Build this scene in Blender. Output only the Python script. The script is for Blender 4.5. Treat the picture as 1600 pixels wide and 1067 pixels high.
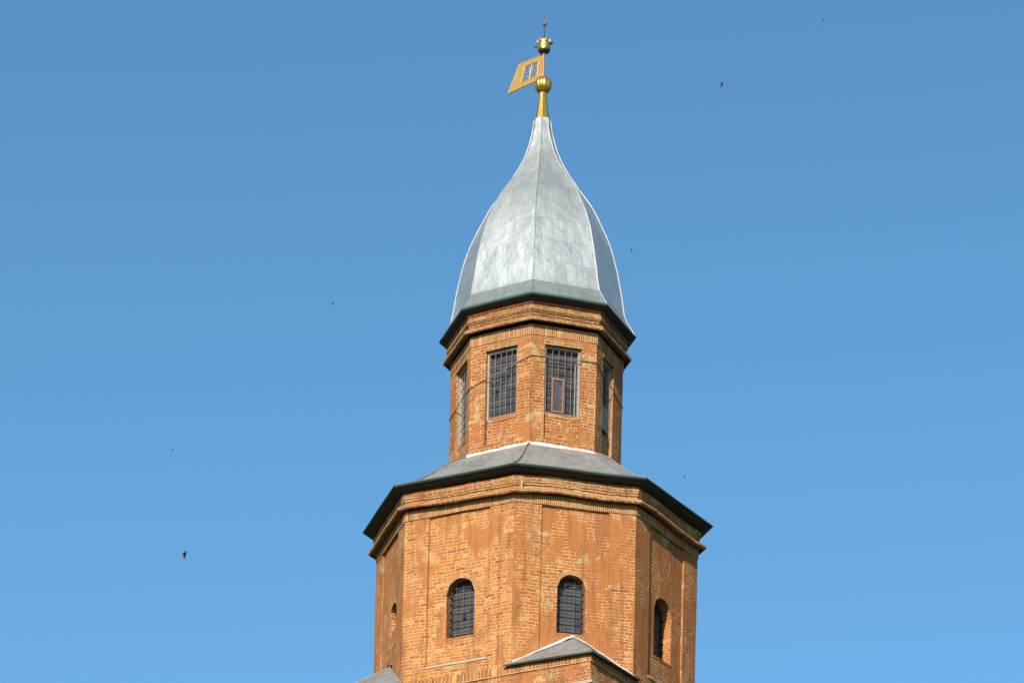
import bpy, bmesh, math, random
from mathutils import Vector, Matrix, noise
random.seed(7)
C = bpy.context.scene.collection
for o in list(bpy.data.objects): bpy.data.objects.remove(o)

# ------------------------------------------------------------------ camera
PITCH, YAW, ROLL, FPX = map(float, (25.6875, -0.46, -1.493, 5500))
def axes():
    p, y, r = (math.radians(a) for a in (PITCH, YAW, ROLL))
    Xh = Vector((math.cos(y), -math.sin(y), 0)); Yh = Vector((math.sin(y), math.cos(y), 0)); Z = Vector((0, 0, 1))
    F = Yh*math.cos(p)+Z*math.sin(p); U = -Yh*math.sin(p)+Z*math.cos(p)
    R = Xh*math.cos(r)-U*math.sin(r); Up = Xh*math.sin(r)+U*math.cos(r)
    return R, Up, F
CAM = Vector((0, -80, 0))
R_, U_, F_ = axes()
cd = bpy.data.cameras.new('camera'); cam = bpy.data.objects.new('camera', cd); C.objects.link(cam)
cd.sensor_width = 36; cd.lens = 36*FPX/1600; cd.clip_start = .5; cd.clip_end = 20000
cam.matrix_world = Matrix(((R_.x, U_.x, -F_.x, CAM.x), (R_.y, U_.y, -F_.y, CAM.y), (R_.z, U_.z, -F_.z, CAM.z), (0, 0, 0, 1)))
bpy.context.scene.camera = cam

# ------------------------------------------------------------------ sky, sun, exposure
SUN_AZ, SUN_EL = -16.0, 32.0      # azimuth from the camera's side of the tower, degrees
w = bpy.data.worlds.new('World'); bpy.context.scene.world = w; w.use_nodes = True
nt = w.node_tree; bg = nt.nodes['Background']
sky = nt.nodes.new('ShaderNodeTexSky'); sky.sky_type = 'NISHITA'; sky.sun_disc = False
sky.sun_elevation = math.radians(SUN_EL); sky.sun_rotation = math.radians(180-SUN_AZ)
sky.altitude = 0; sky.air_density = 1.0; sky.dust_density = 2.0; sky.ozone_density = 2.0
tint = nt.nodes.new('ShaderNodeMix'); tint.data_type = 'RGBA'; tint.blend_type = 'MULTIPLY'; tint.inputs[0].default_value = 1
tint.inputs[7].default_value = (.79, 1.33, 1.49, 1)
nt.links.new(sky.outputs[0], tint.inputs[6]); nt.links.new(tint.outputs[2], bg.inputs[0]); bg.inputs[1].default_value = .067
sl = bpy.data.lights.new('sun', 'SUN'); sl.energy = 5.0; sl.angle = math.radians(.5); sl.color = (1, .93, .82)
so = bpy.data.objects.new('sun', sl); C.objects.link(so)
a, e = math.radians(SUN_AZ), math.radians(SUN_EL)
sd = Vector((math.sin(a)*math.cos(e), -math.cos(a)*math.cos(e), math.sin(e)))
so.rotation_euler = sd.to_track_quat('Z', 'Y').to_euler(); so.location = sd*200
sc = bpy.context.scene
sc.view_settings.view_transform = 'Standard'; sc.view_settings.look = 'None'
sc.view_settings.exposure = .85; sc.view_settings.gamma = 1

# ------------------------------------------------------------------ material helpers
class NT:
    def __init__(s, name):
        s.m = bpy.data.materials.new(name); s.m.use_nodes = True; s.t = s.m.node_tree
        s.b = s.t.nodes['Principled BSDF']
    def n(s, typ, ins=None, **kw):
        x = s.t.nodes.new(typ)
        for k, v in kw.items(): setattr(x, k, v)
        for k, v in (ins or {}).items():
            if isinstance(v, bpy.types.NodeSocket): s.t.links.new(v, x.inputs[k])
            else: x.inputs[k].default_value = v
        return x
    def noise(s, vec, scale, detail=4, rough=.55, dist=0):
        return s.n('ShaderNodeTexNoise', {'Vector': vec, 'Scale': scale, 'Detail': detail, 'Roughness': rough, 'Distortion': dist}).outputs['Fac']
    def ramp(s, f, lo, hi, a=0., b=1.):
        return s.n('ShaderNodeMapRange', {0: f, 1: lo, 2: hi, 3: a, 4: b}, interpolation_type='SMOOTHSTEP').outputs[0]
    def mix(s, f, a, b, mode='MIX'):
        x = s.n('ShaderNodeMix', data_type='RGBA', blend_type=mode)
        for i, v in ((0, f), (6, a), (7, b)):
            if isinstance(v, bpy.types.NodeSocket): s.t.links.new(v, x.inputs[i])
            else: x.inputs[i].default_value = v if i == 0 else (*v, 1)
        return x.outputs[2]
    def math(s, op, a, b=0., c=0.):
        return s.n('ShaderNodeMath', {0: a, 1: b, 2: c}, operation=op).outputs[0]
    def set(s, k, v):
        if isinstance(v, bpy.types.NodeSocket): s.t.links.new(v, s.b.inputs[k])
        else: s.b.inputs[k].default_value = (*v, 1) if isinstance(v, tuple) and len(v) == 3 else v
    def bump(s, h, strength, dist):
        s.set('Normal', s.n('ShaderNodeBump', {'Height': h, 'Strength': strength, 'Distance': dist}).outputs[0])

def brick_mat(name, wash=.5, bw=.27, rh=.081, mortar=.5, c1=(.39, .112, .028), c2=(.52, .187, .043), pale=.68, moss=0.):
    k = NT(name)
    uv = k.n('ShaderNodeUVMap').outputs[0]; ob = k.n('ShaderNodeTexCoord').outputs['Object']
    d = k.n('ShaderNodeTexNoise', {'Vector': ob, 'Scale': 2.3, 'Detail': 2}).outputs['Color']
    d2 = k.n('ShaderNodeTexNoise', {'Vector': ob, 'Scale': 14., 'Detail': 2}).outputs['Color']
    off = k.n('ShaderNodeVectorMath', {0: d, 1: (-.5, -.5, -.5)}, operation='ADD').outputs[0]
    off = k.n('ShaderNodeVectorMath', {0: off, 3: .10}, operation='SCALE').outputs[0]
    off2 = k.n('ShaderNodeVectorMath', {0: d2, 3: .012}, operation='SCALE').outputs[0]
    v = k.n('ShaderNodeVectorMath', {0: uv, 1: off}, operation='ADD').outputs[0]
    v = k.n('ShaderNodeVectorMath', {0: v, 1: off2}, operation='ADD').outputs[0]
    br = k.n('ShaderNodeTexBrick', {'Vector': v, 'Color1': (0, 0, 0, 1), 'Color2': (1, 1, 1, 1), 'Mortar': (.5, .5, .5, 1), 'Scale': 1., 'Mortar Size': .0085,
        'Mortar Smooth': .4, 'Bias': 0., 'Brick Width': bw, 'Row Height': rh}, offset=.37, offset_frequency=2, squash=.52, squash_frequency=3)
    rnd = br.outputs['Color']; mf = br.outputs['Fac']
    col = k.mix(rnd, c1, c2)
    # odd bricks: burnt and pale ones
    sep = k.n('ShaderNodeSeparateColor', {0: rnd}).outputs[0]
    col = k.mix(k.ramp(sep, .06, .02, 0, .5), col, (.15, .065, .035))
    col = k.mix(k.ramp(sep, .93, .98, 0, .55), col, (.66, .40, .16))
    n1 = k.noise(ob, .8, 5, .6); n2 = k.noise(ob, 3.1, 5, .65); n3 = k.noise(ob, 17, 4, .7)
    col = k.mix(k.ramp(n2, .3, .7, 0, .5), col, (.34, .10, .032))
    # mortar, lost in places
    mk = k.math('MULTIPLY', mf, k.ramp(k.math('ADD', n2, k.math('MULTIPLY', n1, .6)), .62-.25*mortar, 1.02-.25*mortar, .12, 1.))
    col = k.mix(mk, col, k.mix(n3, (.56, .34, .16), (.80, .58, .34)))
    # old colour wash that hides the joints
    wn = k.noise(k.n('ShaderNodeMapping', {'Vector': ob, 'Location': (7, 3, 1), 'Scale': (1, 1, .55)}).outputs[0], 1.35, 6, .62, .4)
    wm = k.ramp(wn, .66-.36*wash, .74-.36*wash, 0, .86)
    col = k.mix(wm, col, k.mix(n3, (.35, .115, .035), (.45, .168, .052)))
    # pale plaster blots
    pn = k.noise(k.n('ShaderNodeMapping', {'Vector': ob, 'Location': (21, 5, 9)}).outputs[0], 1.7, 5, .55, .3)
    pm = k.ramp(pn, pale, pale+.035, 0, .85)
    col = k.mix(pm, col, (.46, .34, .17))
    # grime streaks
    gn = k.noise(k.n('ShaderNodeMapping', {'Vector': ob, 'Scale': (5, 5, .5)}).outputs[0], 1.1, 5, .6)
    col = k.mix(k.ramp(gn, .48, .72, 0, .55), col, (.17, .068, .03))
    g2 = k.noise(k.n('ShaderNodeMapping', {'Vector': ob, 'Location': (4, 8, 2), 'Scale': (1.2, 1.2, .8)}).outputs[0], 1.1, 6, .68, .5)
    col = k.mix(k.ramp(g2, .54, .70, 0, .32), col, (.20, .085, .04))
    col = k.mix(k.ramp(g2, .45, .32, 0, .45), col, (.62, .40, .19))
    if moss: col = k.mix(k.ramp(k.math('ADD', n2, k.math('MULTIPLY', n3, .4)), .95-.55*moss, 1.15-.55*moss, 0, .8), col, (.27, .18, .065))
    fine = k.ramp(k.noise(ob, 38, 3, .7), .25, .8, .51, .86)
    col = k.mix(1., col, k.n('ShaderNodeCombineColor', {0: fine, 1: fine, 2: fine}).outputs[0], 'MULTIPLY')
    k.set('Base Color', col); k.set('Roughness', .9); k.set('Specular IOR Level', .15)
    h = k.math('SUBTRACT', k.math('MULTIPLY', n3, .5), k.math('MULTIPLY', mk, k.math('SUBTRACT', 1., wm)))
    h = k.math('ADD', h, k.math('MULTIPLY', n2, .8))
    k.bump(h, .7, .03)
    return k.m

def metal_mat(name, c1, c2, bw, rh, metallic=.75, rough=.42, seam=(.10, .11, .12), msize=.008, dirt=.35, patina=0., seamk=.75):
    k = NT(name)
    uv = k.n('ShaderNodeUVMap').outputs[0]; ob = k.n('ShaderNodeTexCoord').outputs['Object']
    d = k.n('ShaderNodeTexNoise', {'Vector': ob, 'Scale': 3., 'Detail': 1}).outputs['Color']
    d = k.n('ShaderNodeVectorMath', {0: d, 3: .05}, operation='SCALE').outputs[0]
    v = k.n('ShaderNodeVectorMath', {0: uv, 1: d}, operation='ADD').outputs[0]
    br = k.n('ShaderNodeTexBrick', {'Vector': v, 'Color1': (0, 0, 0, 1), 'Color2': (1, 1, 1, 1), 'Mortar': (.5, .5, .5, 1), 'Scale': 1., 'Mortar Size': msize,
        'Mortar Smooth': .3, 'Bias': 0., 'Brick Width': bw, 'Row Height': rh}, offset=.43, offset_frequency=2, squash=1, squash_frequency=2)
    col = k.mix(br.outputs['Color'], c1, c2)
    n1 = k.noise(ob, 1.6, 5, .6); n2 = k.noise(k.n('ShaderNodeMapping', {'Vector': ob, 'Scale': (4, 4, .8)}).outputs[0], 2.5, 5, .6)
    col = k.mix(k.ramp(n1, .35, .7, 0, dirt), col, tuple(x*.62 for x in c1))
    col = k.mix(k.ramp(n2, .5, .72, 0, dirt), col, tuple(min(1, x*1.25) for x in c2))
    if patina: col = k.mix(k.ramp(k.noise(ob, 6, 4, .6), .4, .65, 0, patina), col, (.22, .27, .22))
    col = k.mix(k.math('MULTIPLY', br.outputs['Fac'], seamk), col, seam)
    k.set('Base Color', col); k.set('Metallic', metallic)
    k.set('Roughness', k.math('ADD', k.math('MULTIPLY', n1, .22), rough-.1))
    h = k.math('ADD', k.math('MULTIPLY', k.noise(ob, 3.2, 2, .5), 1.6), k.math('MULTIPLY', br.outputs['Fac'], .0))
    h = k.math('ADD', h, k.math('MULTIPLY', n1, .8))
    k.bump(h, .42, .025)
    return k.m

def plain(name, c, rough=.6, metallic=0., var=.25, scale=9., bump=.2):
    k = NT(name); ob = k.n('ShaderNodeTexCoord').outputs['Object']
    n = k.noise(ob, scale, 5, .6); c = tuple(x*.78 for x in c)
    k.set('Base Color', k.mix(n, tuple(x*(1-var) for x in c), tuple(min(1, x*(1+var)) for x in c)))
    k.set('Roughness', rough); k.set('Metallic', metallic)
    if bump: k.bump(n, bump, .01)
    return k.m

M = dict(
    brick_joint=brick_mat('brick_open_joints', wash=.30, mortar=1.15, pale=.70, c1=(.44, .138, .034), c2=(.58, .24, .060)),
    brick_wash=brick_mat('brick_colour_washed', wash=.56, mortar=.8, pale=.655),
    brick_smooth=brick_mat('brick_smooth_washed', wash=.72, mortar=.6, pale=.63),
    brick_upper=brick_mat('brick_lantern', wash=.42, mortar=.8, pale=.60, c1=(.28, .075, .022), c2=(.44, .165, .045)),
    soldier=brick_mat('brick_soldier_course', wash=.1, bw=.095, rh=.30, mortar=1., c1=(.28, .095, .03), c2=(.42, .18, .055), pale=.7),
    cornice=brick_mat('brick_cornice', wash=.35, mortar=.7, c1=(.30, .09, .03), c2=(.44, .18, .055), pale=.64, moss=.25),
    moulding=brick_mat('brick_moulding_mossy', wash=.25, mortar=.8, c1=(.30, .13, .04), c2=(.42, .22, .07), pale=.60, moss=.4),
    sooty=brick_mat('brick_cornice_sooty', wash=.3, mortar=.5, c1=(.22, .06, .022), c2=(.33, .11, .04), pale=.68, moss=.15),  # lantern cornice brick, darker all over than the main cornice
    sooty_moulding=brick_mat('brick_moulding_sooty', wash=.2, mortar=.6, c1=(.20, .09, .03), c2=(.32, .165, .055), pale=.64, moss=.45),  # lantern roll, darker all over than the main moulding
    surround=brick_mat('brick_arch_ring', wash=.0, bw=.09, rh=.2, mortar=1.4, c1=(.36, .16, .05), c2=(.50, .28, .095), pale=.60, moss=.3),
    dark=brick_mat('brick_reveal', wash=.5, mortar=.6, pale=.62),
    zinc=metal_mat('zinc_sheet', (.50, .47, .425), (.60, .565, .515), .29, .68, metallic=.84, rough=.41, msize=.006, seamk=.42, dirt=.12),
    zinc_flare=metal_mat('zinc_eave_sheet', (.145, .145, .145), (.18, .18, .18), .9, 2., metallic=.4, rough=.5, patina=.25),
    roofing=metal_mat('roof_sheet', (.145, .125, .122), (.205, .18, .175), .7, 3., metallic=.25, rough=.55, patina=.25, dirt=.65),
    ridge=plain('ridge_metal', (.33, .33, .32), .5, .3, .6, 6.),  # lighter metal, the hips' sunlit gleam put into its colour
    ridge_dark=plain('ridge_metal_dull', (.20, .21, .22), .5, .5, .2),
    green=plain('green_painted_edge', (.04, .11, .082), .5, .1, .3),
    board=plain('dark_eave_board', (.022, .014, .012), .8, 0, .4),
    flashing=plain('pale_mortar_flashing', (.46, .43, .41), .7, 0, .5, 4.),
    mortar=plain('grey_mortar_ledge', (.33, .27, .19), .9, 0, .25, 6.),
    glass=None, wood=plain('weathered_grey_wood', (.27, .235, .195), .85, 0, .3, 14.),
    sash=plain('brown_wood_sash', (.24, .11, .06), .7, 0, .3),
    iron=plain('black_iron', (.028, .022, .022), .7, .2, .4), rust=plain('rusty_iron', (.16, .09, .07), .8, .1, .35),
    gold=plain('gilding', (.66, .40, .08), .3, .85, .3, 8., .3), gold_dull=plain('worn_gilding', (.46, .27, .065), .5, .35, .3, 9., .12),
    copper=plain('reddish_rod', (.40, .17, .11), .5, .5, .2), under=plain('dark_oxide', (.05, .06, .05), .6, .3, .3),
    black=plain('dark_opening', (.008, .008, .008), 1, 0, .2), white=plain('whitewash', (.8, .78, .74), .8, 0, .08),
    bird=plain('dark_feathers', (.022, .02, .022), .8, 0, .2),
)
def glass_mat():
    k = NT('dusty_glass'); ob = k.n('ShaderNodeTexCoord').outputs['Object']
    n = k.noise(ob, 5., 4, .6); uv = k.n('ShaderNodeUVMap').outputs[0]
    br = k.n('ShaderNodeTexBrick', {'Vector': uv, 'Color1': (.032, .030, .034, 1), 'Color2': (.062, .057, .062, 1), 'Mortar': (.03, .03, .03, 1), 'Scale': 1., 'Mortar Size': .004,
        'Brick Width': .24, 'Row Height': .2}, offset=0, squash=1)
    k.set('Base Color', k.mix(k.ramp(n, .4, .75, 0, .4), br.outputs['Color'], (.075, .068, .062)))
    k.set('Specular IOR Level', .16); k.set('Roughness', k.ramp(n, .3, .7, .25, .5)); k.bump(n, .15, .02)
    return k.m
M['glass'] = glass_mat()
M['brown_bar'] = plain('brown_bar', (.10, .07, .06), .8, .1, .3); M['pale_bar'] = plain('pale_bar', (.17, .14, .12), .8, .1, .3)

# ------------------------------------------------------------------ mesh builder
def nz(p, f, amp, seed=0.):
    v = noise.noise_vector(Vector((p[0]*f+seed, p[1]*f-seed, p[2]*f+seed*2)))
    return v*amp
class MB:
    def __init__(s): s.v = []; s.f = []; s.uv = []; s.mi = []; s.key = {}; s.mats = []
    def mat(s, m):
        if m not in s.mats: s.mats.append(m)
        return s.mats.index(m)
    def vert(s, p):
        k = (round(p[0], 4), round(p[1], 4), round(p[2], 4))
        if k not in s.key: s.key[k] = len(s.v); s.v.append(Vector(p))
        return s.key[k]
    def face(s, pts, uv=None, m=None):
        ids = [s.vert(p) for p in pts]
        uv = uv or [(p[0]+p[1], p[2]) for p in pts]
        q = []; qu = []
        for i, u in zip(ids, uv):
            if not q or (i != q[-1]): q.append(i); qu.append(u)
        if len(q) > 1 and q[0] == q[-1]: q.pop(); qu.pop()
        if len(set(q)) < 3 or len(set(q)) != len(q): return
        s.f.append(q); s.uv.append(qu); s.mi.append(s.mat(m or 'brick_wash'))
    def box(s, P, u0, u1, z0, z1, w0, w1, m, su=1, sz=1):
        c = lambda u, z, w_: P(u, z, w_)
        for i in range(su):
            ua, ub = u0+(u1-u0)*i/su, u0+(u1-u0)*(i+1)/su
            for j in range(sz):
                za, zb = z0+(z1-z0)*j/sz, z0+(z1-z0)*(j+1)/sz
                s.face([c(ua, za, w1), c(ub, za, w1), c(ub, zb, w1), c(ua, zb, w1)], [(ua, za), (ub, za), (ub, zb), (ua, zb)], m)
                if i == 0: s.face([c(ua, za, w0), c(ua, za, w1), c(ua, zb, w1), c(ua, zb, w0)], [(w0, za), (w1, za), (w1, zb), (w0, zb)], m)
                if i == su-1: s.face([c(ub, za, w1), c(ub, za, w0), c(ub, zb, w0), c(ub, zb, w1)], [(w1, za), (w0, za), (w0, zb), (w1, zb)], m)
                if j == 0: s.face([c(ua, za, w0), c(ub, za, w0), c(ub, za, w1), c(ua, za, w1)], [(ua, w0), (ub, w0), (ub, w1), (ua, w1)], m)
                if j == sz-1: s.face([c(ua, zb, w1), c(ub, zb, w1), c(ub, zb, w0), c(ua, zb, w0)], [(ua, w1), (ub, w1), (ub, w0), (ua, w0)], m)
    def tube(s, pts, rads, m, n=8, caps=True):
        rings = []
        for i, p in enumerate(pts):
            p = Vector(p); a_ = Vector(pts[max(0, i-1)]); b_ = Vector(pts[min(len(pts)-1, i+1)])
            d = (b_-a_).normalized(); x = d.orthogonal().normalized() if abs(d.z) < .99 else Vector((1, 0, 0))
            if abs(d.z) < .99: x = Vector((0, 0, 1)).cross(d).normalized()
            y = d.cross(x); r = rads[i] if isinstance(rads, (list, tuple)) else rads
            rings.append([p+x*math.cos(t*math.tau/n)*r+y*math.sin(t*math.tau/n)*r for t in range(n)])
        for i in range(len(rings)-1):
            for t in range(n):
                q = (t+1) % n
                s.face([rings[i][t], rings[i][q], rings[i+1][q], rings[i+1][t]], None, m)
        if caps: s.face(rings[0][::-1], None, m); s.face(rings[-1], None, m)
    def build(s, name, parent=None, wob=None, smooth=False, recalc=True):
        me = bpy.data.meshes.new(name)
        vs = s.v
        if wob: vs = [p+wob(p) for p in s.v]
        me.from_pydata([tuple(p) for p in vs], [], s.f)
        ul = me.uv_layers.new(name='UVMap'); li = 0
        for fi, f in enumerate(s.f):
            me.polygons[fi].material_index = s.mi[fi]; me.polygons[fi].use_smooth = smooth
            for k in range(len(f)): ul.data[li].uv = s.uv[fi][k]; li += 1
        for m in s.mats: me.materials.append(M[m])
        if recalc:
            b = bmesh.new(); b.from_mesh(me); bmesh.ops.recalc_face_normals(b, faces=b.faces); b.to_mesh(me); b.free()
        o = bpy.data.objects.new(name, me); C.objects.link(o)
        if parent: o.parent = parent
        return o

def wobble(lo, hi, zl=0.):
    def f(p):
        d = nz(p, .55, lo)+nz(p, 5.5, hi, 3.7)
        if zl: d.z += noise.noise(Vector((p.x*.8+3, p.y*.8, p.z*.2)))*zl
        return d
    return f

# ------------------------------------------------------------------ plan of the two drums
def ring8(front, a0):
    pts = [Vector(p) for p in front]
    for a_ in (135, 180, 225): t = math.radians(a_+a0); pts.append(Vector((math.sin(t), -math.cos(t))))
    return pts
PM = ring8([(-.987, .086), (-.789, -.598), (-.119, -.972), (.627, -.791), (1.033, -.121)], -7.)
PU = ring8([(-.977, .122), (-.743, -.622), (-.066, -1.028), (.663, -.799), (.973, -.079)], -4.4)
RM = lambda z: 3.786+(z-26)*.0152
RU = lambda z: 2.159+(z-33)*.013

def lathe(mb, pat, prof, m, seg=14, closed_top=False, ms=None):
    """sweep a profile [(R, z)] round the eight sides of a drum"""
    vl = 0.; n = len(pat)
    for k in range(len(prof)-1):
        (r0, z0), (r1, z1) = prof[k], prof[k+1]
        dl = math.hypot(r1-r0, z1-z0); cum = 0.
        mm = ms[k] if ms else m
        for i in range(n):
            A, B = pat[i], pat[(i+1) % n]; L = (B-A).length*max(r0, r1)
            for j in range(seg):
                t0, t1 = j/seg, (j+1)/seg
                a0 = A.lerp(B, t0); a1 = A.lerp(B, t1)
                u0, u1 = cum+L*t0, cum+L*t1
                mb.face([(a0.x*r0, a0.y*r0, z0), (a1.x*r0, a1.y*r0, z0), (a1.x*r1, a1.y*r1, z1), (a0.x*r1, a0.y*r1, z1)],
                        [(u0, vl), (u1, vl), (u1, vl+dl), (u0, vl+dl)], mm)
            cum += L
        vl += dl

def face_map(pat, i, Rf):
    """local frame of side i: u metres along it, z up, w outward"""
    A, B = pat[i], pat[(i+1) % 8]; R0 = Rf(31) if Rf is RM else Rf(36)
    L = (B-A).length*R0; d = (B-A).normalized(); nrm = Vector((d.y, -d.x))
    if nrm.dot(A) < 0: nrm = -nrm
    def P(u, z, w_=0.):
        r = Rf(z); q = (A+(B-A)*(u/L))*r
        return (q.x+nrm.x*w_, q.y+nrm.y*w_, z)
    return P, L

def lines(a_, b_, step):
    n = max(1, round((b_-a_)/step)); return [a_+(b_-a_)*i/n for i in range(n+1)]
def merge(*ls):
    out = []
    for v in sorted(x for l in ls for x in l):
        if not out or v-out[-1] > 1e-4: out.append(v)
    return out

def wall_side(mb, pat, i, Rf, z0, z1, panel, win, mats, pd=.05, depth=.3, nz_=.22):
    """one side of a drum: corner piers, sunk panel, opening with reveals"""
    P, L = face_map(pat, i, Rf)
    pu0, pu1, pz0, pz1 = panel; pu0 *= L; pu1 *= L
    wu0, wu1, wz0, ws, rise = win; wu0 *= L; wu1 *= L
    us = merge(lines(0, pu0, nz_), lines(pu0, wu0, nz_), lines(wu0, wu1, (wu1-wu0)/10), lines(wu1, pu1, nz_), lines(pu1, L, nz_))
    ztop = min(pz1, ws+rise+.25) if rise else ws
    zs = merge(lines(z0, pz0, nz_), lines(pz0, wz0, nz_), lines(wz0, ws, nz_), lines(ws, ztop, .15) if rise else [ws], lines(ztop, pz1, nz_) if pz1 > ztop+.01 else [], lines(pz1, z1, .15))
    uc, hw = (wu0+wu1)/2, (wu1-wu0)/2
    def arch(u):
        t = (u-uc)/hw
        return ws+rise*math.sqrt(max(0, 1-t*t)) if abs(t) < 1 else ws
    def Z(u, z):
        if rise and ws-1e-6 < z < ztop+1e-6: a_ = arch(u); return a_+(z-ws)/(ztop-ws)*(ztop-a_)
        return z
    uo = i*3.17
    def D(uc_, zc_): return -pd if (pu0 < uc_ < pu1 and pz0 < zc_ < pz1) else 0.
    pier, infill = mats
    ins = lambda u, z: wu0 < u < wu1 and wz0 < z < ws
    nu, nv = len(us)-1, len(zs)-1
    for a_ in range(nu):
        for b_ in range(nv):
            u, U, z, Zz = us[a_], us[a_+1], zs[b_], zs[b_+1]; um, zm = (u+U)/2, (z+Zz)/2
            if ins(um, zm): continue
            d = D(um, zm); m = infill if d else pier
            pts = [(u, Z(u, z)), (U, Z(U, z)), (U, Z(U, Zz)), (u, Z(u, Zz))]
            mb.face([P(x, y, d) for x, y in pts], [(x+uo, y) for x, y in pts], m)
            for (un, zn, e0, e1) in ((um+(us[a_+1]-us[a_])/2+.01, zm, 1, 2), (um, zm+(Zz-z)/2+.01, 2, 3)):
                if un > L or zn > z1 or ins(un, zn): continue
                dn = D(un, zn)
                if abs(dn-d) > 1e-5:
                    p, q = pts[e0], pts[e1]
                    mb.face([P(*p, d), P(*q, d), P(*q, dn), P(*p, dn)], [(p[0]+uo, p[1]), (q[0]+uo, q[1]), (q[0]+uo+pd, q[1]+pd), (p[0]+uo+pd, p[1]+pd)], pier)
    # reveals
    out = [(wu0, z) for z in zs if wz0-1e-6 <= z <= ws+1e-6]
    wl = [u for u in us if wu0-1e-6 <= u <= wu1+1e-6]
    out += [(u, arch(u)) for u in wl[1:-1]] if rise else [(u, ws) for u in wl[1:-1]]
    out += [(wu1, z) for z in reversed(zs) if wz0-1e-6 <= z <= ws+1e-6]
    out += [(u, wz0) for u in reversed(wl[1:-1])]
    nd = 3; acc = 0.
    for k in range(len(out)):
        p, q = out[k], out[(k+1) % len(out)]; sl_ = math.hypot(q[0]-p[0], q[1]-p[1])
        for j in range(nd):
            d0, d1 = -pd-(depth-pd)*j/nd, -pd-(depth-pd)*(j+1)/nd
            mb.face([P(*p, d0), P(*q, d0), P(*q, d1), P(*p, d1)], [(d0, acc), (d0, acc+sl_), (d1, acc+sl_), (d1, acc)], 'dark')
        if (abs(p[0]-q[0]) < 1e-6 and (abs(p[0]-pu0) < 1e-4 or abs(p[0]-pu1) < 1e-4)) or (abs(p[1]-q[1]) < 1e-6 and abs(p[1]-pz1) < 1e-4):
            mb.face([P(*p, 0), P(*q, 0), P(*q, -pd), P(*p, -pd)], [(0, acc), (0, acc+sl_), (-pd, acc+sl_), (-pd, acc)], 'dark')
        acc += sl_
    return P, L, (wu0, wu1, wz0, ws, rise), arch

def arch_plate(mb, P, wu0, wu1, wz0, ws, arch, w_, m, n=12):
    for k in range(n):
        a_, b_ = wu0+(wu1-wu0)*k/n, wu0+(wu1-wu0)*(k+1)/n
        mb.face([P(a_, wz0, w_), P(b_, wz0, w_), P(b_, arch(b_), w_), P(a_, arch(a_), w_)], [(a_-wu0, wz0), (b_-wu0, wz0), (b_-wu0, arch(b_)), (a_-wu0, arch(a_))], m)

# ------------------------------------------------------------------ the tower
def empty(name, loc):
    o = bpy.data.objects.new(name, None); C.objects.link(o); o.location = loc; return o
T = empty('brick_tower', (0, 0, 0))
T['label'] = 'orange brick tower with two octagonal drums, arched windows and a silver metal dome'
T['category'] = 'tower'

# --- middle drum
mw = MB(); info = []
SIDE_M = {0: ('brick_smooth', 'brick_wash'), 1: ('brick_joint', 'brick_joint'), 2: ('brick_wash', 'brick_wash'), 3: ('brick_smooth', 'brick_smooth')}
WIN_M = {0: (.50, .74, 30.12, 30.50, .33), 1: (.395, .65, 29.37, 30.47, .36), 2: (.37, .60, 29.37, 30.50, .33), 3: (.335, .62, 29.36, 30.55, .36)}
for i in range(8):
    m = SIDE_M.get(i, ('brick_wash', 'brick_wash')); wn_ = WIN_M.get(i, (.38, .62, 29.37, 30.48, .35))
    info.append(wall_side(mw, PM, i, RM, 27.9, 32.5, (.225, .78, 28.71, 32.49), wn_, m, pd=.045, depth=.36 if i == 3 else .30))
mid = mw.build('drum_wall', T, wobble(.018, .006))

def archivolt(name, P, L, W, arch, wd, w_, m, dz=0.):
    wu0, wu1, wz0, ws, rise = W; mb = MB(); uc = (wu0+wu1)/2; hw = (wu1-wu0)/2; n = 16
    arc = []
    for k in range(n+1):
        t = math.pi*k/n; arc.append((-math.cos(t), math.sin(t)))
    for k in range(n):
        (c0, s0), (c1, s1) = arc[k], arc[k+1]
        i0 = (uc+c0*(hw+.004), ws+s0*(rise+.004)); i1 = (uc+c1*(hw+.004), ws+s1*(rise+.004))
        o0 = (uc+c0*(hw+wd), ws+s0*(rise+wd)); o1 = (uc+c1*(hw+wd), ws+s1*(rise+wd))
        mb.face([P(*i0, w_), P(*i1, w_), P(*o1, w_), P(*o0, w_)], [(k*.09, 0), (k*.09+.09, 0), (k*.09+.09, wd), (k*.09, wd)], m)
        mb.face([P(*o0, w_), P(*o1, w_), P(*o1, w_-.03), P(*o0, w_-.03)], None, m)
        mb.face([P(*i0, w_), P(*i1, w_), P(*i1, w_-.03), P(*i0, w_-.03)], None, m)
    return mb.build(name, T, wobble(.018, .016), recalc=True)

def grille(mb, P, W, arch, w_, cols, rows, r=.010, rv=.006, mh='iron', mv='brown_bar', sag=.01):
    wu0, wu1, wz0, ws, rise = W; H = (ws+rise)-wz0
    for k in range(1, cols):
        u = wu0+(wu1-wu0)*k/cols; mb.tube([P(u, wz0, w_+.012), P(u+random.uniform(-.006, .006), wz0+H*.5, w_+.012), P(u, arch(u), w_+.012)], rv, mv, 5)
    for k in range(1, rows):
        z = wz0+H*k/rows
        if z > ws:
            h = (z-ws)/rise if rise else 0; x = (wu1-wu0)/2*math.sqrt(max(0, 1-h*h))
        else: x = (wu1-wu0)/2
        uc = (wu0+wu1)/2
        if x < .05: continue
        mb.box(P, uc-x, uc+x, z-r, z+r, w_-.008, w_+.008, mh)

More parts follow.
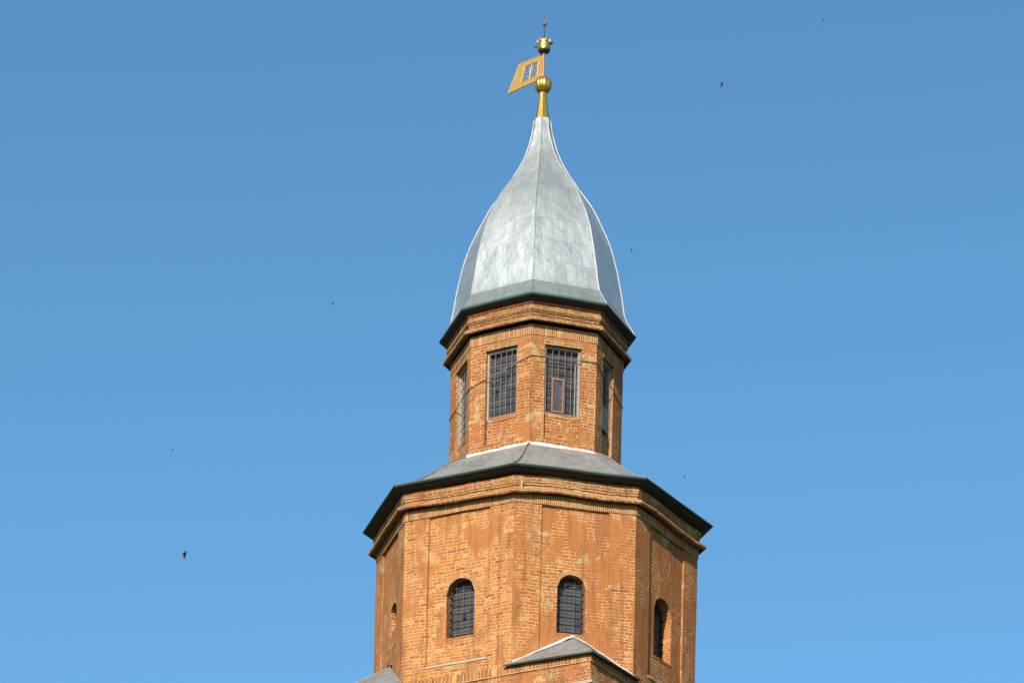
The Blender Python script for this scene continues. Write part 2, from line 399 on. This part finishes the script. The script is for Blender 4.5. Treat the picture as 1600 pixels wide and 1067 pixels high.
for i in range(8):
    P, L, W, arch = info[i]; wu0, wu1, wz0, ws, rise = W
    dp = .36 if i == 3 else .30
    fr = MB(); n = 14
    # frame: ring inside the opening
    outl = [(wu0, wz0), (wu0, ws)]+[((wu0+wu1)/2-(wu1-wu0)/2*math.cos(math.pi*k/n), ws+rise*math.sin(math.pi*k/n)) for k in range(1, n)]+[(wu1, ws), (wu1, wz0)]
    uc = (wu0+wu1)/2; zc = (wz0+ws+rise)/2; fw = .045
    inn = [(u+(fw if u < uc-.02 else -fw if u > uc+.02 else 0)*min(1, abs(u-uc)/.15), z+(fw if z < wz0+.01 else -fw*min(1, max(0, (z-ws+.05)/.2)))) for u, z in outl]
    w1 = -dp+.07
    for k in range(len(outl)):
        a_, b_, c_, d_ = outl[k], outl[(k+1) % len(outl)], inn[(k+1) % len(outl)], inn[k]
        fr.face([P(*a_, w1), P(*b_, w1), P(*c_, w1), P(*d_, w1)], None, 'iron')
        fr.face([P(*d_, w1), P(*c_, w1), P(*c_, w1-.06), P(*d_, w1-.06)], None, 'iron')
    win = fr.build('window', T, recalc=True)
    g = MB(); arch_plate(g, P, wu0, wu1, wz0, ws, arch, -dp+.015, 'glass'); g.build('pane', win)
    b = MB(); grille(b, P, W, arch, -dp+.1, 3 if i != 1 else 4, 8 if wz0 < 30 else 3); b.build('grille', win)
    if i == 1:
        h = MB(); h.box(P, uc-.08, uc+.04, 29.86, 30.05, -dp+.02, -dp+.03, 'black'); h.build('broken_pane', win)
    if i in (0, 1, 2, 7, 4): archivolt('arch_surround', P, L, W, arch, .12 if i != 2 else .07, -.033, 'surround')
    if i in (1, 3, 5):
        s = MB(); s.box(P, .225*L+.002, .78*L-.002 if i == 1 else .6*L, 28.69, 28.745, -.04, .02, 'mortar', su=8); s.build('ledge', T, wobble(.018, .012))
    if wz0 < 30:
        s = MB(); s.box(P, wu0-.02, wu1+.02, wz0-.045, wz0+.004, -.30, -.035, 'dark', su=4); s.build('sill', win, wobble(.018, .006))
# bricked-up lower part of the left opening
P, L, W, arch = info[0]
s = MB(); s.box(P, .47*L, .76*L, 29.70, 29.98, -.055, -.036, 'surround', su=3, sz=2); s.build('repair_patch', T, wobble(.018, .02))

# soldier course under the cornice
s = MB(); lathe(s, PM, [(3.885, 32.5), (3.905, 32.505), (3.91, 32.74), (3.90, 32.76)], 'soldier', 16)
s.build('soldier_course', T, wobble(.018, .010, .015))
# main cornice
s = MB()
prof = [(3.88, 32.775), (4.03, 32.78), (4.035, 32.722), (4.07, 32.722), (4.097, 32.745), (4.10, 32.80), (4.04, 32.85), (3.925, 32.87), (3.92, 32.95), (3.945, 32.955),
        (3.947, 33.005), (3.96, 33.01), (3.975, 33.06), (3.985, 33.12), (3.98, 33.165), (3.955, 33.17), (3.955, 33.205), (3.90, 33.21)]
mm = ['cornice', 'cornice', 'cornice', 'moulding', 'cornice', 'cornice', 'cornice', 'cornice', 'cornice', 'moulding', 'moulding', 'moulding', 'cornice', 'cornice', 'cornice', 'cornice', 'cornice', 'cornice']
lathe(s, PM, prof, 'cornice', 22, ms=mm)
s.build('cornice', T, wobble(.02, .012, .07))
s = MB(); P = info[2][0]; s.box(P, .12, .16, 32.80, 33.02, .05, .13, 'mortar', sz=3); s.build('bracket', T, wobble(.02, .008))
# eave board and skirt roof
s = MB(); lathe(s, PM, [(3.88, 33.20), (4.0, 33.215), (4.10, 33.24), (4.15, 33.25), (4.155, 33.275), (4.235, 33.30), (4.242, 33.33), (4.0, 33.335)], 'board', 10)
s.build('eave_board', T, wobble(.015, .004, .02))
skp = []
for k in range(9):
    t = k/8; skp.append((4.25+(2.20-4.25)*t, 33.345+1.315*t+(0, -.07, -.105, -.09, -.06, -.01, .045, .04, .02)[k]))
s = MB(); 
def blend(k, r):   # skirt plan goes from the wide drum's plan to the lantern's
    t = k; return [PM[j].lerp(PU[j], t)*r for j in range(8)]
seg = 10
rings = [blend(k/8, skp[k][0]) for k in range(9)]
vl = 0
for k in range(8):
    z0, z1 = skp[k][1], skp[k+1][1]
    for i in range(8):
        for j in range(seg):
            q = [rings[k][i].lerp(rings[k][(i+1) % 8], j/seg), rings[k][i].lerp(rings[k][(i+1) % 8], (j+1)/seg), rings[k+1][i].lerp(rings[k+1][(i+1) % 8], (j+1)/seg), rings[k+1][i].lerp(rings[k+1][(i+1) % 8], j/seg)]
            s.face([(q[0].x, q[0].y, z0), (q[1].x, q[1].y, z0), (q[2].x, q[2].y, z1), (q[3].x, q[3].y, z1)],
                   [(i*2+j*.3, k*.3), (i*2+j*.3+.3, k*.3), (i*2+j*.3+.3, k*.3+.3), (i*2+j*.3, k*.3+.3)], 'roofing')
roof = s.build('roof', T, wobble(.02, .012), smooth=False)
s = MB(); lathe(s, PM, [(4.235, 33.325), (4.258, 33.327), (4.262, 33.348), (4.12, 33.42)], 'green', 10); s.build('roof_edge', roof, wobble(.015, .004, .02))
for i in range(8):
    s = MB(); pts = [(rings[k][i].x*1.003, rings[k][i].y*1.003, skp[k][1]+.012) for k in range(9)]
    s.tube(pts, .022, 'ridge_dark' if i != 3 else 'roofing', 6); s.build('ridge', roof, wobble(.02, .008))
s = MB(); lathe(s, PU, [(2.29, 34.615), (2.25, 34.68), (2.205, 34.735), (2.16, 34.75)], 'flashing', 12); s.build('flashing', roof, wobble(.03, .028, .04))

# --- lantern (upper drum)
uw = MB(); inf2 = []
WIN_U = (.235, .775, 35.58, 37.40, 0)
for i in range(8):
    W_ = {0: (.30, .86, 35.40, 37.42, 0), 1: (.262, .775, 35.58, 37.40, 0), 2: (.215, .765, 35.57, 37.39, 0), 3: (.25, .64, 35.42, 37.45, 0)}.get(i, WIN_U)
    inf2.append(wall_side(uw, PU, i, RU, 34.4, 37.62, (W_[0], W_[1], 34.89, W_[3]), W_, ('brick_upper', 'brick_upper'), pd=.09, depth=.20, nz_=.16))
uw.build('lantern_wall', T, wobble(.012, .009))
for i in range(8):
    P, L, W, arch = inf2[i]; wu0, wu1, wz0, ws, rise = W
    dp = .20
    fr = MB(); fw = .05; w0, w1 = -dp+.02, -dp+.13
    top = ws-.004
    fr.box(P, wu0+.004, wu0+fw+.004, wz0+.004, top, w0, w1, 'wood'); fr.box(P, wu1-fw-.004, wu1-.004, wz0+.004, top, w0, w1, 'wood')
    fr.box(P, wu0+fw+.006, wu1-fw-.006, top-.06, top-.002, w0, w1-.004, 'wood'); fr.box(P, wu0+fw+.006, wu1-fw-.006, wz0+.006, wz0+.045, w0, w1-.004, 'sash')
    win = fr.build('window', T, wobble(.012, .003))
    g = MB(); g.box(P, wu0, wu1, wz0, ws, -dp-.02, -dp+.01, 'glass'); g.build('pane', win)
    g = MB(); a0, a1 = wu0+fw+.006, wu1-fw-.006
    for k in range(1, 5):
        u = a0+(a1-a0)*k/5; jit = random.uniform(-.01, .01)
        g.tube([P(u, wz0+.03, -dp+.10), P(u+jit, wz0+.9, -dp+.105), P(u, top-.05, -dp+.10)], .008, 'pale_bar', 5)
    nr = 9
    for k in range(1, nr):
        z = wz0+.03+(top-wz0-.08)*k/nr; g.box(P, a0, a1, z-.008, z+.008, -dp+.075, -dp+.09, 'iron')
    g.build('grille', win)
    if i == 2:
        g = MB(); x0, x1, y0, y1 = .335*L, .52*L, 35.64, 36.55; o_ = -dp+.11
        for q in ((x0, x0+.035, y0, y1), (x1-.035, x1, y0, y1), (x0+.036, x1-.036, y0, y0+.035), (x0+.036, x1-.036, y1-.045, y1)): g.box(P, *q, o_, o_+.03, 'sash')
        g.build('sash', win)
        g = MB(); g.box(P, x0+.03, x1-.03, y0+.03, y1-.04, o_+.003, o_+.012, 'glass'); g.build('sash_pane', win)
        g = MB(); g.box(P, a1-.07, a1-.05, wz0+.06, wz0+1.45, o_-.03, o_-.01, 'wood', sz=6); g.build('mullion', win, wobble(0, .008))
    if i == 1:
        g = MB(); g.box(P, a0+.12, a0+.19, 36.2, 36.42, -dp+.012, -dp+.02, 'black'); g.build('broken_pane', win)
    if i == 3:
        g = MB(); g.box(P, a0+.08, a1-.05, 35.62, 36.25, -dp+.11, -dp+.13, 'wood'); g.build('shutter', win)
    if i in (1, 2):
        s = MB(); s.box(P, wu0+.005 if i == 2 else wu0+.25, wu1-.01, 34.88, 35.04 if i == 2 else 34.97, -.12, -.078, 'moulding', su=8, sz=2); s.build('ledge', T, wobble(.012, .034))
    # mossy lintel course
    s = MB(); s.box(P, wu0-.02, wu1+.02, ws+.002, ws+.135, -.06, .016, 'moulding', su=5, sz=2); s.build('lintel', T, wobble(.012, .010))
    s = MB(); s.box(P, wu0+.01, wu1-.01, wz0-.075, wz0+.002, -.15, -.075, 'dark', su=5); s.build('sill', win, wobble(.012, .012))

s = MB(); lathe(s, PU, [(2.20, 37.60), (2.232, 37.605), (2.238, 37.87), (2.22, 37.9)], 'soldier', 12); s.build('soldier_course', T, wobble(.012, .008, .01))
s = MB()
prof = [(2.215, 37.985), (2.375, 37.99), (2.38, 37.915), (2.415, 37.915), (2.435, 37.935), (2.44, 37.985), (2.40, 38.03), (2.27, 38.045), (2.265, 38.12), (2.285, 38.125),
        (2.29, 38.17), (2.31, 38.185), (2.34, 38.22), (2.355, 38.265), (2.35, 38.32), (2.32, 38.335), (2.32, 38.40), (2.35, 38.405), (2.355, 38.45), (2.30, 38.455)]
mm = ['sooty', 'sooty', 'sooty', 'moulding', 'moulding', 'sooty', 'sooty', 'sooty', 'sooty']+['sooty_moulding']*5+['sooty']*6
lathe(s, PU, prof, 'cornice', 16, ms=mm); s.build('cornice', T, wobble(.014, .008, .015))

# iron strap round the lantern, sagging to the left
zb = [36.38, 36.50, 37.03, 37.10, 36.62, 36.6, 36.5, 36.4]
s = MB()
for i in range(8):
    A, B = PU[i], PU[(i+1) % 8]; za, zc_ = zb[i], zb[(i+1) % 8]
    for j in range(8):
        t0, t1 = j/8, (j+1)/8; a0, a1 = A.lerp(B, t0), A.lerp(B, t1); z0 = za+(zc_-za)*t0; z1 = za+(zc_-za)*t1
        r0, r1 = RU(z0)+.012, RU(z1)+.012; ro0, ro1 = r0+.014, r1+.014
        q = lambda a_, r, z: (a_.x*r, a_.y*r, z)
        h = .011
        s.face([q(a0, ro0, z0-h), q(a1, ro1, z1-h), q(a1, ro1, z1+h), q(a0, ro0, z0+h)], None, 'rust')
        s.face([q(a0, r0, z0-h), q(a1, r1, z1-h), q(a1, ro1, z1-h), q(a0, ro0, z0-h)], None, 'rust')
        s.face([q(a0, r0, z0+h), q(a1, r1, z1+h), q(a1, ro1, z1+h), q(a0, ro0, z0+h)], None, 'rust')
        s.face([q(a0, r0, z0-h), q(a1, r1, z1-h), q(a1, r1, z1+h), q(a0, r0, z0+h)], None, 'rust')
s.build('iron_strap', T, wobble(.012, .006))

# --- dome
dp_ = [(2.545, 38.58), (2.45, 38.74), (2.355, 38.90), (2.262, 39.06), (2.205, 39.4), (2.15, 39.8), (2.08, 40.2), (2.0, 40.6), (1.90, 41.0), (1.78, 41.36), (1.62, 41.72), (1.40, 42.2), (1.24, 42.45), (1.07, 42.70),
       (.87, 43.0), (.68, 43.32), (.50, 43.66), (.385, 43.98), (.30, 44.3), (.245, 44.6), (.215, 44.86)]
def dens(p, n=3):
    out = []
    for k in range(len(p)-1):
        for j in range(n): t = j/n; out.append((p[k][0]+(p[k+1][0]-p[k][0])*t, p[k][1]+(p[k+1][1]-p[k][1])*t))
    return out+[p[-1]]
def smooth_prof(p, it=1):
    for _ in range(it): p = [p[0]]+[((p[k-1][0]+2*p[k][0]+p[k+1][0])/4, (p[k-1][1]+2*p[k][1]+p[k+1][1])/4) for k in range(1, len(p)-1)]+[p[-1]]
    return p
pf = smooth_prof(dens(dp_))
s = MB(); vl = 0.
for k in range(len(pf)-1):
    (r0, z0), (r1, z1) = pf[k], pf[k+1]; dl = math.hypot(r1-r0, z1-z0)
    for i in range(8):
        A, B = PU[i], PU[(i+1) % 8]; L = (B-A).length
        for j in range(6):
            t0, t1 = j/6, (j+1)/6; a0, a1 = A.lerp(B, t0), A.lerp(B, t1); uo = i*2.16
            s.face([(a0.x*r0, a0.y*r0, z0), (a1.x*r0, a1.y*r0, z0), (a1.x*r1, a1.y*r1, z1), (a0.x*r1, a0.y*r1, z1)],
                   [(uo+L*(t0-.5)*r0, vl+.12), (uo+L*(t1-.5)*r0, vl+.12), (uo+L*(t1-.5)*r1, vl+dl+.12), (uo+L*(t0-.5)*r1, vl+dl+.12)], 'zinc_flare' if z0 < 39.02 else 'zinc')
    vl += dl
dome = s.build('dome', T, wobble(.014, .007), smooth=True)
# keep the hips crisp
me = dome.data
bm = bmesh.new(); bm.from_mesh(me)
for e_ in bm.edges:
    if len(e_.link_faces) == 2 and e_.calc_face_angle(0) > math.radians(24): e_.smooth = False
bm.to_mesh(me); bm.free()
for i in range(8):
    s = MB(); pts = [(PU[i].x*(r+.006), PU[i].y*(r+.006), z+.004) for r, z in pf[::2] if z > 39.0 or i not in (0, 1)]
    s.tube(pts, {0: .012, 1: .006, 2: .008, 3: .014, 4: .014}.get(i, .014), 'ridge_dark' if i == 2 else 'ridge', 7); s.build('ridge', dome, wobble(.014, .007), smooth=True)  # front hip darker than the sun-catching ones: the light is painted in
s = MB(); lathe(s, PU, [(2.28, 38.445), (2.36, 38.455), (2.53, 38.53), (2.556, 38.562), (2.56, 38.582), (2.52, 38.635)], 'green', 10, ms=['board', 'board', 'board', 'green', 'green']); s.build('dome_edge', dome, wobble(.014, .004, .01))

# --- gilded finial and weathervane
def lathe_round(mb, prof, m, n=16, flute=0., nf=12):
    for k in range(len(prof)-1):
        (r0, z0), (r1, z1) = prof[k], prof[k+1]
        for t in range(n):
            a0, a1 = t*math.tau/n, (t+1)*math.tau/n
            fr_ = lambda a_: 1-flute*abs(math.cos(a_*nf/2))**6
            P_ = lambda r, a_, z: (r*fr_(a_)*math.cos(a_), r*fr_(a_)*math.sin(a_), z)
            mb.face([P_(r0, a0, z0), P_(r0, a1, z0), P_(r1, a1, z1), P_(r1, a0, z1)], None, m)
s = MB(); lathe_round(s, [(.20, 44.80), (.185, 44.9), (.15, 45.15), (.115, 45.45), (.095, 45.68)], 'gold', 8)
s.build('finial_cone', T, wobble(0, .004))
VN = s = MB(); s.tube([(0, 0, 45.5), (0, 0, 46.5), (0, 0, 47.2)], [.035, .032, .03], 'copper', 8)
vane = s.build('weathervane', T)
s = MB(); lathe_round(s, [(.02+.215*math.sin(math.pi*k/14), 45.92-.245*math.cos(math.pi*k/14)) for k in range(15)], 'gold', 96, .07, 12)
s.build('ball', vane, smooth=True)
s = MB(); lathe_round(s, [(.0, 46.925), (.14, 46.93), (.165, 46.98)], 'under', 24); lathe_round(s, [(.165, 46.98), (.16, 47.06), (.178, 47.22), (.165, 47.22), (.15, 47.0)], 'gold', 24)  # underside and side bits in a darker metal than the gilt band
for k in range(8):
    t = k*math.tau/8+.2; c_, s_ = math.cos(t), math.sin(t)
    s.tube([(c_*.165, s_*.165, 47.18), (c_*.175, s_*.175, 47.24), (c_*.18, s_*.18, 47.27)], [.035, .025, .01], 'gold_dull', 6)
s.tube([(-.16, 0, 47.08), (-.24, -.02, 47.05), (-.27, -.02, 47.07)], [.015, .022, .01], 'under', 6)
s.tube([(.16, .0, 47.16), (.21, -.02, 47.19), (.225, -.02, 47.24)], [.015, .03, .01], 'under', 6)
s.build('crown', vane)
s = MB(); s.tube([(0, 0, 47.15), (0, 0, 48.02)], [.018, .008], 'iron', 6)
sp = [(.0, 47.70), (.05, 47.74), (.06, 47.79), (.035, 47.86), (.0, 47.93)]
lathe_round(s, sp, 'rust', 10); s.build('spike', vane)
# flag: sheet pointing away to the back left, openwork middle
fd = Vector((-1, .92, 0)); fl = lambda x, z, w_=0: (fd.x*x+w_*.68, fd.y*x+w_*.73, z)
s = MB(); th = .012
def plate(q, hole=None):
    for w_ in (th, -th): s.face([fl(x, z, w_) for x, z in q], None, 'gold_dull')
    for k in range(len(q)):
        a_, b_ = q[k], q[(k+1) % len(q)]; s.face([fl(*a_, th), fl(*b_, th), fl(*b_, -th), fl(*a_, -th)], None, 'gold_dull')
TL, BL, TR, BR = (.64, 46.88), (.92, 46.13), (.025, 46.86), (.025, 46.15)
lp = lambda a_, b_, t: (a_[0]+(b_[0]-a_[0])*t, a_[1]+(b_[1]-a_[1])*t)
bl = lambda x, y: lp(lp(TR, TL, x), lp(BR, BL, x), y)
for (x0, x1, y0, y1) in ((0, .17, 0, 1), (.68, 1, 0, 1), (.17, .68, 0, .2), (.17, .68, .8, 1)):
    plate([bl(x0, y0), bl(x1, y0), bl(x1, y1), bl(x0, y1)])
def scroll(cx, cy, r0, turns, a0, sg=1):
    pts = []
    for k in range(14):
        a_ = a0+sg*turns*math.tau*k/13; rr = r0*(1-.62*k/13); q = bl(cx+rr*.62*math.cos(a_), cy+rr*math.sin(a_)); pts.append(fl(*q))
    s.tube(pts, .010, 'gold_dull', 5)
for cx, cy, r0, a0, sg in ((.30, .36, .15, 1., 1), (.54, .36, .15, 2., -1), (.30, .66, .15, 4., -1), (.54, .66, .15, 5., 1), (.42, .51, .2, .5, 1)): scroll(cx, cy, r0, .9, a0, sg)
s.tube([fl(*bl(.42, .24)), fl(*bl(.42, .78))], .016, 'gold_dull', 5)
fv = lambda x: x
flag = s.build('flag', vane)
s = MB()
for q in ((bl(0, 0), bl(1, 0)), (bl(1, 0), bl(1, 1)), (bl(1, 1), bl(0, 1)), (bl(.17, .2), bl(.68, .2)), (bl(.68, .2), bl(.68, .8)), (bl(.68, .8), bl(.17, .8)), (bl(.17, .8), bl(.17, .2))):
    s.tube([fl(*q[0]), fl(*q[1])], .019, 'gold_dull', 6)
s.build('flag_rim', vane)

# --- square stage below, its faces run on from every other side of the drum
def line_pt(i, off, z=28.4):
    A, B = PM[i]*RM(z), PM[(i+1) % 8]*RM(z); d = (B-A).normalized(); n_ = Vector((d.y, -d.x))
    if n_.dot(A) < 0: n_ = -n_
    return A+n_*off, d
def corner(i, j, off):
    p, d = line_pt(i, off); q, e2 = line_pt(j, off)
    den = d.x*e2.y-d.y*e2.x; t = ((q.x-p.x)*e2.y-(q.y-p.y)*e2.x)/den
    return p+d*t
FS = [1, 3, 5, 7]
def sq(off): return [corner(FS[k-1], FS[k], off) for k in range(4)]   # corner k lies between faces k-1 and k
s = MB()
sp = [(0., 28.42), (.055, 28.405), (.06, 28.18), (.035, 28.165), (.035, 28.02), (.06, 28.0), (.06, 27.72), (.11, 27.71), (.115, 27.64), (.0, 27.62), (-.02, 27.1), (-.02, 21.), (-.02, 14.), (-.02, 6.), (.05, 5.9), (.1, -1.7)]
sm = ['mortar', 'soldier', 'cornice', 'cornice', 'cornice', 'cornice', 'cornice', 'mortar', 'cornice', 'brick_wash', 'brick_wash', 'brick_wash', 'brick_wash', 'brick_wash', 'brick_wash']
for k in range(len(sp)-1):
    (o0, z0), (o1, z1) = sp[k], sp[k+1]; q0, q1 = sq(o0), sq(o1)
    seg = 30
    for i in range(4):
        L = (q0[(i+1) % 4]-q0[i]).length
        for j in range(seg):
            t0, t1 = j/seg, (j+1)/seg
            a0, a1 = q0[i].lerp(q0[(i+1) % 4], t0), q0[i].lerp(q0[(i+1) % 4], t1); b0, b1 = q1[i].lerp(q1[(i+1) % 4], t0), q1[i].lerp(q1[(i+1) % 4], t1)
            s.face([(*a0, z0), (*a1, z0), (*b1, z1), (*b0, z1)], [(i*8+L*t0, z0+(abs(o0-o1) if z0 == z1 else 0)), (i*8+L*t1, z0), (i*8+L*t1, z1-abs(o1-o0)), (i*8+L*t0, z1-abs(o1-o0))], sm[k])
s.build('square_stage_wall', T, wobble(.018, .008))
s = MB(); q0 = sq(-.01); s.face([(*p, 28.38) for p in q0], None, 'mortar'); s.build('stage_top', T)

def toP(v2, z): return Vector((v2.x, v2.y, z))
for (e, fa, fb, tt) in ((2, 1, 3, .498), (0, 7, 1, .63), (4, 3, 5, .5), (6, 5, 7, .5)):
    A0, B0 = PM[e], PM[(e+1) % 8]
    r = RM(28.4); zc = 28.43
    Cn = corner(fa, fb, .15)
    pa, da = line_pt(fa, .15); pb, db = line_pt(fb, .15)
    Av = A0*r; Bv = B0*r
    A2 = pa+da*((Av-pa).dot(da)); B2 = pb+db*((Bv-pb).dot(db))
    dAB = (B0-A0).normalized()
    A2 = A2-da.normalized()*(.12 if (Cn-A2).dot(da) > 0 else -.12); B2 = B2-db.normalized()*(.12 if (Cn-B2).dot(db) > 0 else -.12)
    Pk = A0.lerp(B0, tt)*(RM(29.3)+.01)
    s = MB(); ap = toP(Pk, 29.20 if e == 0 else 29.27)
    Aw, Bw = toP(A0*(r-.02), zc+.06), toP(B0*(r-.02), zc+.06)
    Ae, Ce, Be = toP(A2, zc-.02), toP(Cn, zc-.05), toP(B2, zc-.02)
    N = 6
    def tri(a_, b_, c_, m='roofing'):
        for x in range(N):
            for y in range(N-x):
                g = lambda i_, j_: a_+(b_-a_)*(i_/N)+(c_-a_)*(j_/N)
                p1, p2, p3 = g(x, y), g(x+1, y), g(x, y+1)
                uvs = lambda p: ((p-a_).length*.3, (p-b_).length*.3)
                s.face([p1, p2, p3], [uvs(p) for p in (p1, p2, p3)], m)
                if x+y < N-1: p4 = g(x+1, y+1); s.face([p2, p4, p3], [uvs(p) for p in (p2, p4, p3)], m)
    tri(ap, Ae, Ce); tri(ap, Ce, Be); tri(ap, Aw, Ae); tri(ap, Be, Bw)
    cr = s.build('corner_roof', T, wobble(.012, .010))
    s = MB(); dn = Vector((0, 0, -.035))
    for a_, b_ in ((Ae, Ce), (Ce, Be), (Aw, Ae), (Be, Bw)):
        s.face([a_, b_, b_+dn, a_+dn], None, 'board')
    s.face([Ae+dn, Ce+dn, Be+dn, Bw+dn, Aw+dn], None, 'board'); s.build('roof_edge', cr, wobble(.012, .010))
    s = MB(); up = Vector((0, 0, .03)); outd = (toP((A0+B0)*.5, 0)).normalized()
    for a_, b_ in (((Aw, ap), (ap, Bw)) if e != 0 else ((Aw, ap),)):
        N2 = 10
        for k in range(N2):
            p, q = a_.lerp(b_, k/N2), a_.lerp(b_, (k+1)/N2)
            o1 = outd*.10
            s.face([p+up*2.6-outd*.05, q+up*2.6-outd*.05, q+o1+up*.6, p+o1+up*.6], None, 'flashing')
            s.face([p+o1+up*.6, q+o1+up*.6, q+o1-up*.4, p+o1-up*.4], None, 'flashing')
    s.build('flashing', cr, wobble(.015, .022))
    s = MB(); s.tube([Ce, ap], .02, 'roofing', 6); s.build('ridge', cr)

# ------------------------------------------------------------------ ground
def ground():
    k = NT('grass_ground'); ob = k.n('ShaderNodeTexCoord').outputs['Object']
    k.set('Base Color', k.mix(k.noise(ob, .05, 6, .6), (.03, .045, .018), (.05, .06, .028))); k.set('Roughness', .95)
    M['ground'] = k.m
    s = MB(); R = 8000; n = 48
    for i in range(n):
        a0, a1 = i*math.tau/n, (i+1)*math.tau/n
        s.face([(0, 0, -1.6), (R*math.cos(a0), R*math.sin(a0), -1.6), (R*math.cos(a1), R*math.sin(a1), -1.6)], None, 'ground')
    o = s.build('ground', None); o['kind'] = 'structure'
ground()

# ------------------------------------------------------------------ swifts in the air
def swift():
    s = MB()
    body = [(-.10, 0), (-.07, .012), (-.03, .022), (.02, .024), (.055, .019), (.075, .013), (.088, .004)]
    s.tube([(x, 0, .004*math.sin(x*20)) for x, r in body], [max(r, .002) for x, r in body], 'bird', 8)
    for sg in (-1, 1):
        tip = [(.035, .0, .012), (.045, .05, .02), (.03, .10, .028), (-.01, .155, .026), (-.065, .20, .014)]
        rear = [(-.02, .0, .006), (-.005, .05, .016), (-.008, .10, .024), (-.03, .15, .023), (-.068, .201, .013)]
        for k in range(4):
            for dz in (0, -.005):
                f = lambda p: (p[0], sg*p[1], p[2]+dz)
                s.face([f(tip[k]), f(tip[k+1]), f(rear[k+1]), f(rear[k])], None, 'bird')
        for dz in (0,):
            f = lambda p, d=0: (p[0], sg*p[1], p[2]+d)
            for k in range(4):
                s.face([f(tip[k]), f(tip[k+1]), f(tip[k+1], -.005), f(tip[k], -.005)], None, 'bird'); s.face([f(rear[k]), f(rear[k+1]), f(rear[k+1], -.005), f(rear[k], -.005)], None, 'bird')
        s.face([(-.085, sg*.003, .004), (-.15, sg*.032, .004), (-.095, sg*.012, .004)], None, 'bird')
        s.face([(-.085, sg*.003, -.002), (-.15, sg*.032, .002), (-.095, sg*.012, -.002)], None, 'bird')
    return s
def at(px, py, dist):
    return CAM+(F_+R_*((px-800)/FPX)+U_*(-(py-533.5)/FPX)).normalized()*dist
BIRDS = [ # px, py, distance, heading tilt (deg), bank, label
    (289, 866, 72, 72, 83, 'largest dark bird, flying low in the blue to the left of the lower drum'),
    (1128, 133, 112, 66, 78, 'small dark bird flying high at the upper right, level with the golden ball'),
    (987, 391, 190, 80, 70, 'tiny dark bird just to the right of the silver dome'),
    (520.5, 474.5, 200, 75, 70, 'tiny dark bird to the left of the dome, level with its eaves'),
    (1070, 744.5, 230, 100, 60, 'faint tiny bird to the right of the lantern, above the wide eaves'),
    (1286.5, 31, 235, 60, 70, 'faint tiny bird near the top edge at the far right'),
    (270, 703, 250, 40, 65, 'faint tiny bird far left, above the largest bird'),
]
s0 = None
for px, py, d, hd, bk, lab in BIRDS:
    if s0 is None: s0 = swift().build('flying_bird', None); o = s0
    else: o = s0.copy(); C.objects.link(o)
    # body axis in the picture plane, turned by hd; wings banked towards the line of sight
    X = (R_*math.cos(math.radians(hd))+U_*math.sin(math.radians(hd))).normalized()
    Yp = F_.cross(X).normalized(); Y = (Yp*math.cos(math.radians(bk))+F_*math.sin(math.radians(bk))).normalized(); Zv = X.cross(Y)
    p = at(px, py, d)
    o.matrix_world = Matrix(((X.x, Y.x, Zv.x, p.x), (X.y, Y.y, Zv.y, p.y), (X.z, Y.z, Zv.z, p.z), (0, 0, 0, 1)))
    o['label'] = lab; o['category'] = 'bird'; o['group'] = 'birds flying in the blue sky round the tower'
